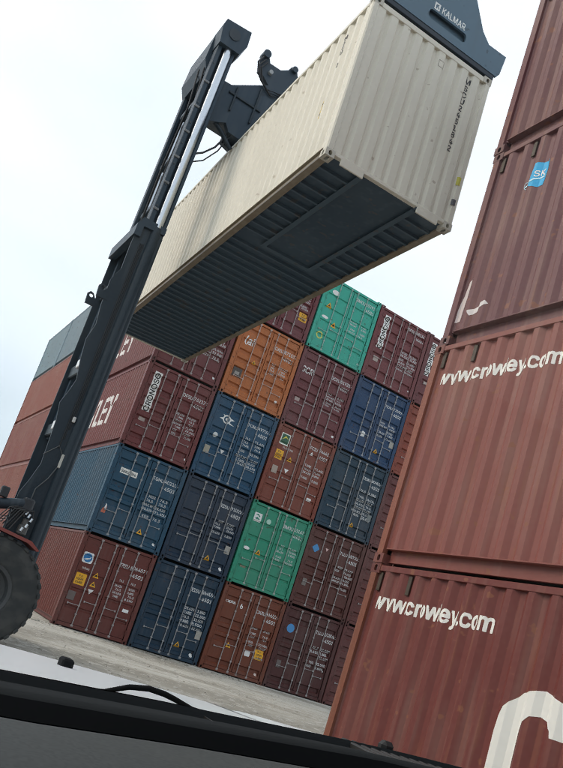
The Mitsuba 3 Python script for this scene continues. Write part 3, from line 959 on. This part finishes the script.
# carriage arms and head over the container
arm = [(-2.98, 11.40), (-2.70, 11.52), (-2.52, 11.62), (-2.40, 11.46), (-2.16, 11.45), (-1.5, 11.62), (-.70, 12.2), (-.70, 13.2), (-1.20, 13.45), (-1.38, 13.64), (-1.43, 13.76), (-1.57, 13.76), (-1.63, 13.63), (-1.79, 13.51),
       (-2.07, 13.50), (-2.17, 13.68), (-2.27, 13.70), (-2.32, 13.46), (-2.25, 13.18), (-2.12, 13.13), (-1.94, 13.0), (-2.70, 12.48), (-2.98, 12.46)]
car = TP('carriage_arm', prism_y(arm, -8.72, -8.60), GREY2)
TP('carriage_arm', prism_y([(-2.2, 11.9), (-1.5, 11.7), (-.7, 12.2), (-.7, 13.2), (-1.3, 13.1), (-2.2, 12.6)], -7.55, -7.43), GREY2)
TP('carriage_plate', cat(cbx(-2.91, -2.80, NY + .30, FY - .30, 11.5, 12.42, .02), cbx(-2.75, -1.9, -8.60, -7.55, 12.0, 12.12, .01), cbx(-1.6, -.8, -8.60, -7.55, 12.2, 13.1, .03)), GREY2)
TP('arm_pin', tube([(-2.0, -8.80, 13.28), (-2.0, -8.58, 13.28)], .05, 14), (.35, .37, .38), car, smooth=40)
TP('hose', tube([(-2.90, NY + .2, 10.55), (-2.72, -8.6, 10.78), (-2.52, -8.6, 11.05), (-2.36, -8.6, 11.48)], .02, 8), (.03, .035, .04), smooth=40, bs='plain')
TP('hose', tube([(-2.90, NY + .2, 10.35), (-2.66, -8.6, 10.62), (-2.44, -8.6, 11.0), (-2.30, -8.6, 11.50)], .014, 8), (.03, .035, .04), smooth=40, bs='plain')
TP('hose_arm', tube([(-2.75, -8.62, 11.55), (-2.55, -8.62, 11.45), (-2.2, -8.62, 11.18)], .05, 10), GREY, smooth=40)
for dx, dz in ((0, 0), (.05, -.05), (.11, -.08)):
    TP('hose', tube([(-2.25 + dx, -8.76, 13.55 + dz), (-2.36 + dx, -8.80, 13.30 + dz), (-2.22 + dx, -8.80, 13.0 + dz), (-1.95 + dx, -8.76, 12.86 + dz), (-1.6 + dx, -8.75, 12.95 + dz)], .018, 8), (.012, .014, .016), smooth=40, bs='plain')
TP('sheave', cat(tube([(-2.22, -8.80, 13.62), (-2.22, -8.56, 13.62)], .09, 16), tube([(-1.50, -8.80, 13.70), (-1.50, -8.56, 13.70)], .07, 16)), GREY2, car, smooth=40)
TP('stiffener', cat(*[cbx(x - .02, x + .02, -8.77, -8.72, 11.9, z, .006) for x, z in ((-2.55, 12.5), (-2.05, 12.8))], cbx(-2.7, -1.9, -8.76, -8.72, 12.28, 12.33, .006)), GREY, car)
for z in np.arange(9.0, 13.0, .5):
    TP('bolt', tube([(-3.27, NY + .018, z), (-3.27, NY + .04, z)], .018, 6), (.05, .06, .07))
TP('head_sheave', tube([(-3.10, NY - .10, 13.28), (-3.10, NY - .04, 13.28)], .13, 18), (.03, .04, .05), smooth=40)
# spreader on top of the container (in the container's tilted frame)
sp = TP('spreader', cat(cbx(.70, 1.74, 3.0, 9.2, 3.30, 3.85, .03), cbx(.82, 1.62, .3, 3.1, 3.36, 3.76, .03), cbx(.82, 1.62, 9.1, L40 - .3, 3.36, 3.76, .03)), GREY2, M=RAISED)
TP('rotator', cat(tube([(W / 2, 6.1, 3.85), (W / 2, 6.1, 4.3)], .5, 24)), GREY, sp, M=RAISED)
end_shape = [(-.06, 3.02), (2.50, 3.02), (2.55, 3.10), (2.59, 3.48), (2.20, 3.47), (2.02, 3.62), (1.74, 4.07), (1.62, 4.35), (.82, 4.35), (.70, 4.07), (.42, 3.62), (.24, 3.47), (-.15, 3.48), (-.11, 3.10)]
slot = sbox(1.02, 3.235, 1.68, 3.285).buffer(.06, quad_segs=6)
for y0 in (.0, L40 - .20):
    ep = TP('spreader_end', cat(prism_y(Polygon(end_shape).difference(slot), y0 + .012, y0 + .05), prism_y(Polygon(end_shape).buffer(-.03), y0 + .16, y0 + .20), cbx(-.05, 2.49, y0 + .05, y0 + .16, 3.02, 3.14, .008),
                                bx(.95, 1.75, y0 + .10, y0 + .11, 3.14, 3.36)), (.095, .155, .205), M=RAISED)
    TP('lower_bar', cbx(-.02, 2.46, y0 + .02, y0 + .15, 2.93, 3.018, .006), (.022, .032, .045), ep, M=RAISED)
    for x in (.08, W - .08):
        TP('twist_lock', tube([(x, y0 + .09, 2.86), (x, y0 + .09, 2.94)], .035, 10), (.1, .1, .1), ep, M=RAISED)
p = text_poly('KALMAR', .115, True, .85)
b = p.bounds
p = affinity.translate(affinity.scale(p, .50 / b[2], 1, origin=(0, 0)), 1.17, 3.385)
icon = sbox(1.02, 3.375, 1.13, 3.505).difference(Polygon([(1.045, 3.40), (1.075, 3.40), (1.075, 3.44), (1.11, 3.40), (1.12, 3.42), (1.085, 3.455), (1.11, 3.48), (1.075, 3.48), (1.045, 3.47)]))
TP('lettering', drape(p, [], 0, lambda u, v, mid: (u, .009, v)), WHITE, f'{truck}__spreader_end', 'decal', RAISED)
TP('logo', drape(icon, [], 0, lambda u, v, mid: (u, .009, v)), WHITE, f'{truck}__spreader_end', 'decal', RAISED)


# wheels
def tyre(R, r, w, lugs=30):
    """A ring tyre with rounded shoulders and cleats, axis along y, width w from y = 0."""
    prof = [(r, .06 * w), (r + .06, .02 * w), (R * .80, 0), (R * .94, .04 * w), (R * .992, .12 * w), (R * .992, .88 * w), (R * .94, .96 * w), (R * .80, w), (r + .06, .98 * w), (r, .94 * w)]
    n = 72
    a = np.arange(n) * 2 * np.pi / n
    v = np.vstack([np.stack([q * np.cos(a), np.full(n, y), q * np.sin(a)], 1) for q, y in prof])
    f = []
    for i in range(len(prof) - 1):
        for j in range(n):
            k = (j + 1) % n
            f += [[i * n + j, i * n + k, i * n + n + k], [i * n + j, i * n + n + k, i * n + n + j]]
    ring = trimesh.Trimesh(v, np.array(f), process=False)
    out = [ring]
    for i in range(lugs):
        for s in (0, 1):
            m = cbx(R * .945, R, -.045, .045, 0, 0.52 * w, .01)
            v = m.vertices.copy()
            y = v[:, 2] if s == 0 else w - v[:, 2]
            z = v[:, 1] + .28 * (v[:, 2] - .26 * w) * (1 if s else 1)
            m.vertices = np.stack([v[:, 0], y, z], 1)
            if s == 0:
                m.faces = m.faces[:, ::-1]
            m.apply_transform(trimesh.transformations.rotation_matrix((i + .5 * s) * 2 * np.pi / lugs, [0, 1, 0]))
            out.append(m)
    return cat(*out)


def lathe_y(prof, n=40):
    a = np.arange(n) * 2 * np.pi / n
    v = np.vstack([np.stack([q * np.cos(a), np.full(n, y), q * np.sin(a)], 1) for q, y in prof])
    f = []
    for i in range(len(prof) - 1):
        for j in range(n):
            k = (j + 1) % n
            f += [[i * n + j, i * n + k, i * n + n + k], [i * n + j, i * n + n + k, i * n + n + j]]
    return trimesh.Trimesh(v, np.array(f), process=False)


def wheel(holder, x, y, z, R, r, w, flip=False, rimc=(.05, .055, .058), n=30):
    def at(m):
        m = m.copy()
        if flip:
            vv = m.vertices.copy(); vv[:, 1] *= -1; m.vertices = vv; m.faces = m.faces[:, ::-1]
        m.apply_translation((x, y, z))
        return m
    wk = put('wheel', at(lathe_y([(r + .01, .05 * w), (r + .03, .03 * w), (r - .03, .06 * w), (r - .06, .30 * w), (.55 * r, .36 * w), (.5 * r, .2 * w), (.2 * r, .17 * w), (0.001, .17 * w)])), 'plain', holder, rimc, None, 30)
    put('tyre', at(tyre(R, r, w, n)), 'rubber', wk, None, None, False)
    nuts = []
    for i in range(10):
        q = i * 2 * np.pi / 10
        nuts.append(tube([(.42 * r * np.cos(q), .15 * w, .42 * r * np.sin(q)), (.42 * r * np.cos(q), .21 * w, .42 * r * np.sin(q))], .022 if R > .6 else .012, 6))
    put('wheel_nuts', at(cat(*nuts)), 'steel', wk)
    return wk


wheel(truck, -3.76, -9.86, .94, .95, .44, .56, n=34)
wheel(truck, -3.76, -6.30, .94, .95, .44, .56, flip=True, n=34)
wheel(truck, -8.6, -9.80, .85, .86, .42, .5)
wheel(truck, -8.6, -6.36, .85, .86, .42, .5, flip=True)
TP('drive_axle', tube([(-3.76, -9.5, .94), (-3.76, -6.7, .94)], .28, 18), (.03, .035, .04), smooth=40)
TP('steer_axle', tube([(-8.6, -9.5, .85), (-8.6, -6.7, .85)], .2, 16), (.03, .035, .04), smooth=40)
fend = prism_y([(-5.4, 1.72), (-5.25, 2.10), (-4.6, 2.07), (-3.85, 1.985), (-3.30, 1.92), (-3.12, 1.80), (-3.16, 1.78), (-3.35, 1.87), (-3.85, 1.93), (-4.6, 2.01), (-5.2, 2.04), (-5.34, 1.72)], -9.9, -9.25)
TP('fender', fend, RED)
m = fend.copy(); m.vertices[:, 1] = -16.16 - m.vertices[:, 1]; m.faces = m.faces[:, ::-1]
TP('fender', m, RED)
TP('chassis', cat(prism_y([(-3.5, .55), (-3.5, 1.5), (-4.4, 2.0), (-9.4, 2.0), (-9.9, 1.7), (-9.9, .7), (-9.2, .55)], -9.2, -6.96)), RED)
TP('counterweight', cat(cbx(-10.2, -8.9, -9.7, -6.46, .7, 2.5, .15)), (.05, .055, .06))
TP('engine_hood', cbx(-8.8, -6.5, -8.9, -7.26, 2.0, 2.8, .08), (.30, .05, .04))
cab = TP('cab', cat(cbx(-6.4, -4.9, -8.9, -7.26, 2.0, 2.75, .05), cbx(-6.4, -4.9, -8.9, -7.26, 4.15, 4.3, .05), *[cbx(a, a + .1, b, b + .1, 2.7, 4.2, .02) for a in (-6.38, -5.02) for b in (-8.88, -7.38)]), (.28, .29, .29))
TP('cab_window', cat(bx(-6.3, -5.0, -8.84, -8.835, 2.75, 4.15), bx(-6.3, -5.0, -7.325, -7.32, 2.75, 4.15), bx(-4.965, -4.96, -8.8, -7.36, 2.75, 4.15), bx(-6.345, -6.34, -8.8, -7.36, 2.75, 4.15)), None, cab, 'glass')

# ------------------------------------------------------------------ the van the picture is taken from
van = numbered('van')
tag(van, 'silver white van with black dashboard, its hood and wiper in front of the stacks', 'van')
VX = -5.45                           # centre line
CX, CY, CZ = CAM
SILVER = (.54, .57, .58)
VP = lambda name, mesh, c=None, bs='plain', par=None, smooth=False: put(name, mesh, bs, par or van, c, None, smooth)


def grid(fn, us, vs):
    P_ = np.array([[fn(u, v) for v in vs] for u in us])
    n = len(vs)
    i, j = np.meshgrid(np.arange(len(us) - 1), np.arange(n - 1), indexing='ij')
    a = (i * n + j).ravel()
    return trimesh.Trimesh(P_.reshape(-1, 3), np.vstack([np.stack([a, a + n, a + n + 1], 1), np.stack([a, a + n + 1, a + 1], 1)]), process=False)


HD = [(1.10, .168), (1.2, .172), (1.6, .190), (1.9, .212), (2.04, .228), (2.14, .246), (2.24, .285), (2.32, .36), (2.38, .46), (2.42, .62), (2.42, .95)]


def hood(u, v):
    dd = float(np.interp(v, np.linspace(0, 1, len(HD)), [a for a, _ in HD]))
    dz = float(np.interp(v, np.linspace(0, 1, len(HD)), [b for _, b in HD]))
    x = u * .94
    drop = .006 * u * u + .10 * max(0, abs(u) - .82) ** 1.5 + .010 * (abs(abs(u) - .55) < .06)
    return (VX + x, CY + dd - .10 * u * u * (v > .4) * (v - .4), CZ - dz - drop)


hd = VP('hood', grid(hood, np.linspace(-1, 1, 61), np.linspace(0, 1, 51)), SILVER, 'gloss', smooth=True)
VP('cowl_panel', cbx(VX - .86, VX + .86, CY + .96, CY + 1.14, CZ - .215, CZ - .178, .01), (.006, .007, .007), 'matte')
# washer nozzle
nx, ny = CX + .288 * 1.68, CY + 1.68
VP('washer_nozzle', cat(cbx(nx - .013, nx + .013, ny - .02, ny + .018, CZ - .216, CZ - .178, .004)), (.008, .009, .010), 'matte', par=hd)
# dashboard: bands that follow its rear lip, groove and pad
LIP = ([-.30, .21, .44, .80, 1.3], [.150, .1405, .1265, .111, .102])
GRV = ([-.30, .22, .49, .80, 1.4], [.175, .164, .145, .124, .112])
PAD = ([-.60, .234, .503, .90, 1.9], [.200, .193, .1725, .150, .140])


def dash(prof):
    def fn(u, v):
        x = VX - .88 + 1.76 * u
        k = v * (len(prof) - 1)
        i = min(int(k), len(prof) - 2)
        a, b = (prof[j](x) for j in (i, i + 1))
        q = k - i
        return (x, a[0] + (b[0] - a[0]) * q, a[1] + (b[1] - a[1]) * q)
    return grid(fn, np.linspace(0, 1, 41), np.linspace(0, 1, len(prof)))


def lipz(x, curve, dd):
    return CZ - dd * float(np.interp((x - CX) / dd, *curve))


lip = dash([lambda x: (CY + 1.04, CZ - .45), lambda x: (CY + 1.01, lipz(x, LIP, 1.0) - .012), lambda x: (CY + 1.0, lipz(x, LIP, 1.0)), lambda x: (CY + .985, lipz(x, LIP, 1.0) + .001), lambda x: (CY + .945, lipz(x, LIP, 1.0) * .65 + lipz(x, GRV, .85) * .35 + .006), lambda x: (CY + .942, lipz(x, LIP, 1.0) * .65 + lipz(x, GRV, .85) * .35 - .004), lambda x: (CY + .93, lipz(x, LIP, 1.0) * .5 + lipz(x, GRV, .85) * .5 - .003),
            lambda x: (CY + .86, lipz(x, GRV, .85) + .0015), lambda x: (CY + .85, lipz(x, GRV, .85) - .004)])
db = VP('dashboard', lip, (.012, .0145, .016), 'matte', smooth=True)
VP('defroster_groove', dash([lambda x: (CY + .85, lipz(x, GRV, .85) - .004), lambda x: (CY + .80, CZ - .215), lambda x: (CY + .70, CZ - .20), lambda x: (CY + .63, CZ - .22)]), (.006, .007, .008), 'matte', db)  # shade of the recess is put into this near-black colour
VP('groove_reflection', dash([lambda x: (CY + .77, lipz(x, GRV, .85) - .05), lambda x: (CY + .76, lipz(x, GRV, .85) - .030), lambda x: (CY + .72, lipz(x, GRV, .85) - .028), lambda x: (CY + .70, lipz(x, GRV, .85) - .06)]), (.016, .019, .020), 'matte', db, smooth=True)  # paler strip added in the groove to stand for a faint reflection
VP('dash_pad', dash([lambda x: (CY + .64, CZ - .24), lambda x: (CY + .615, lipz(x, PAD, .6) - .012), lambda x: (CY + .60, lipz(x, PAD, .6)), lambda x: (CY + .58, lipz(x, PAD, .6) + .002),
                     lambda x: (CY + .50, lipz(x, PAD, .6) + .0), lambda x: (CY + .47, lipz(x, PAD, .6) - .006), lambda x: (CY + .34, lipz(x, PAD, .6) - .03), lambda x: (CY + .28, CZ - .30), lambda x: (CY + .30, CZ - .75)]), None, 'dash_plastic', db, smooth=True)
gx = CX + .802 * 1.0
VP('seam', cbx(CX + .467, CX + .4685, CY + .90, CY + .99, lipz(CX + .467, LIP, 1.0) - .03, lipz(CX + .467, LIP, 1.0) + .0015, .0003), (.01, .01, .01), 'plain', db)
VP('grille_vent', cat(*[cbx(gx - .10 + .018 * i, gx - .09 + .018 * i, CY + .87, CY + .97, lipz(gx, LIP, 1.0) - .02, lipz(gx, LIP, 1.0) + .004, .002) for i in range(12)]), (.02, .02, .02), 'plain', db)
VP('sensor_bump', cbx(gx - .012, gx + .012, CY + .98, CY + 1.0, lipz(gx, LIP, 1.0) - .01, lipz(gx, LIP, 1.0) + .014, .006), (.012, .012, .012), 'plain', db)
# wiper
wp = [(CX + a * 1.10, CY + 1.10, CZ - b * 1.10) for a, b in ((.30, .140), (.348, .1325), (.379, .1195), (.406, .1150), (.43, .1165), (.446, .1195), (.475, .1262), (.53, .128))]
VP('wiper', cat(tube(wp, [.0022, .0030, .0040, .0044, .0044, .0042, .0040, .0036], 10), tube([(wp[-1][0], CY + 1.1, wp[-1][2]), (wp[-1][0] + .5, CY + 1.12, wp[-1][2] + .0)], .004, 8)), (.006, .0065, .007), 'matte', smooth=40)
# windscreen, roof, pillars, body
WB, WT = (CY + 1.02, CZ - .17), (CY + .30, CZ + .66)


def screen(u, v):
    x = VX + (u * 2 - 1) * (.86 - .10 * v)
    bow = .10 * (1 - (u * 2 - 1) ** 2)
    return (x, WB[0] + (WT[0] - WB[0]) * v + bow * .6, WB[1] + (WT[1] - WB[1]) * v)


VP('windscreen', grid(screen, np.linspace(0, 1, 13), np.linspace(0, 1, 5)), None, 'glass', smooth=True)
VP('roof', cat(cbx(VX - .80, VX + .80, CY - 3.2, CY + .30, CZ + .66, CZ + .71, .02)), SILVER, 'gloss')
VP('headliner', cbx(VX - .78, VX + .78, CY - 3.15, CY + .24, CZ + .62, CZ + .655, .01), (.25, .25, .24))
for s in (-1, 1):
    xb, xt = VX + s * .89, VX + s * .79
    VP('windscreen_pillar', tube([(xb, CY + 1.0, CZ - .2), (xt, CY + .28, CZ + .68)], .045, 8), (.05, .05, .05), smooth=40)
    VP('door_pillar', tube([(xb, CY - .55, CZ - .25), (xt, CY - .6, CZ + .68)], .05, 8), (.05, .05, .05), smooth=40)
    VP('rear_pillar', tube([(xb, CY - 3.1, CZ - .25), (xt, CY - 3.1, CZ + .68)], .05, 8), (.05, .05, .05), smooth=40)
    VP('side_window', trimesh.Trimesh([(xb, CY + .9, CZ - .22), (xb, CY - 3.1, CZ - .22), (xt, CY - 3.1, CZ + .66), (xt, CY + .3, CZ + .66)], [[0, 1, 2], [0, 2, 3]], process=False), None, 'glass')
    body = Polygon([(CY - 3.3, .45), (CY + 2.3, .45), (CY + 2.36, .9), (CY + 2.25, 1.36), (CY + 1.0, CZ - .22), (CY - 3.3, CZ - .22)])
    for wy in (CY + 1.55, CY - 2.3):
        body = body.difference(Point(wy, .42).buffer(.46))
    VP('side_body', prism_x(body, min(VX + s * .93, VX + s * .965), max(VX + s * .93, VX + s * .965)), SILVER, 'gloss')
VP('rear_body', cat(cbx(VX - .92, VX + .92, CY - 3.3, CY - 3.24, .45, CZ - .2, .02)), SILVER, 'gloss')
VP('rear_window', bx(VX - .80, VX + .80, CY - 3.22, CY - 3.215, CZ - .2, CZ + .64), None, 'glass')
VP('floor', bx(VX - .92, VX + .92, CY - 3.2, CY + 1.2, .42, .47), (.03, .03, .03))
VP('bumper', cbx(VX - .95, VX + .95, CY + 2.28, CY + 2.52, .38, .72, .06), (.03, .03, .03))
for s in (-1, 1):
    VP('headlight', cbx(VX + s * .70 - .2, VX + s * .70 + .2, CY + 2.30, CY + 2.45, .85, 1.12, .05), (.6, .62, .64), 'gloss')
    VP('seat', cat(cbx(VX + s * .45 - .26, VX + s * .45 + .26, CY - .55, CY - .05, .75, 1.0, .06), cbx(VX + s * .45 - .26, VX + s * .45 + .26, CY - .78, CY - .6, .95, 1.6, .06)), (.04, .04, .045))
for wy in (CY + 1.55, CY - 2.3):
    wheel(van, VX - .97, wy, .36, .37, .21, .22, rimc=(.3, .31, .32), n=40)
    wheel(van, VX + .97, wy, .36, .37, .21, .22, flip=True, rimc=(.3, .31, .32), n=40)
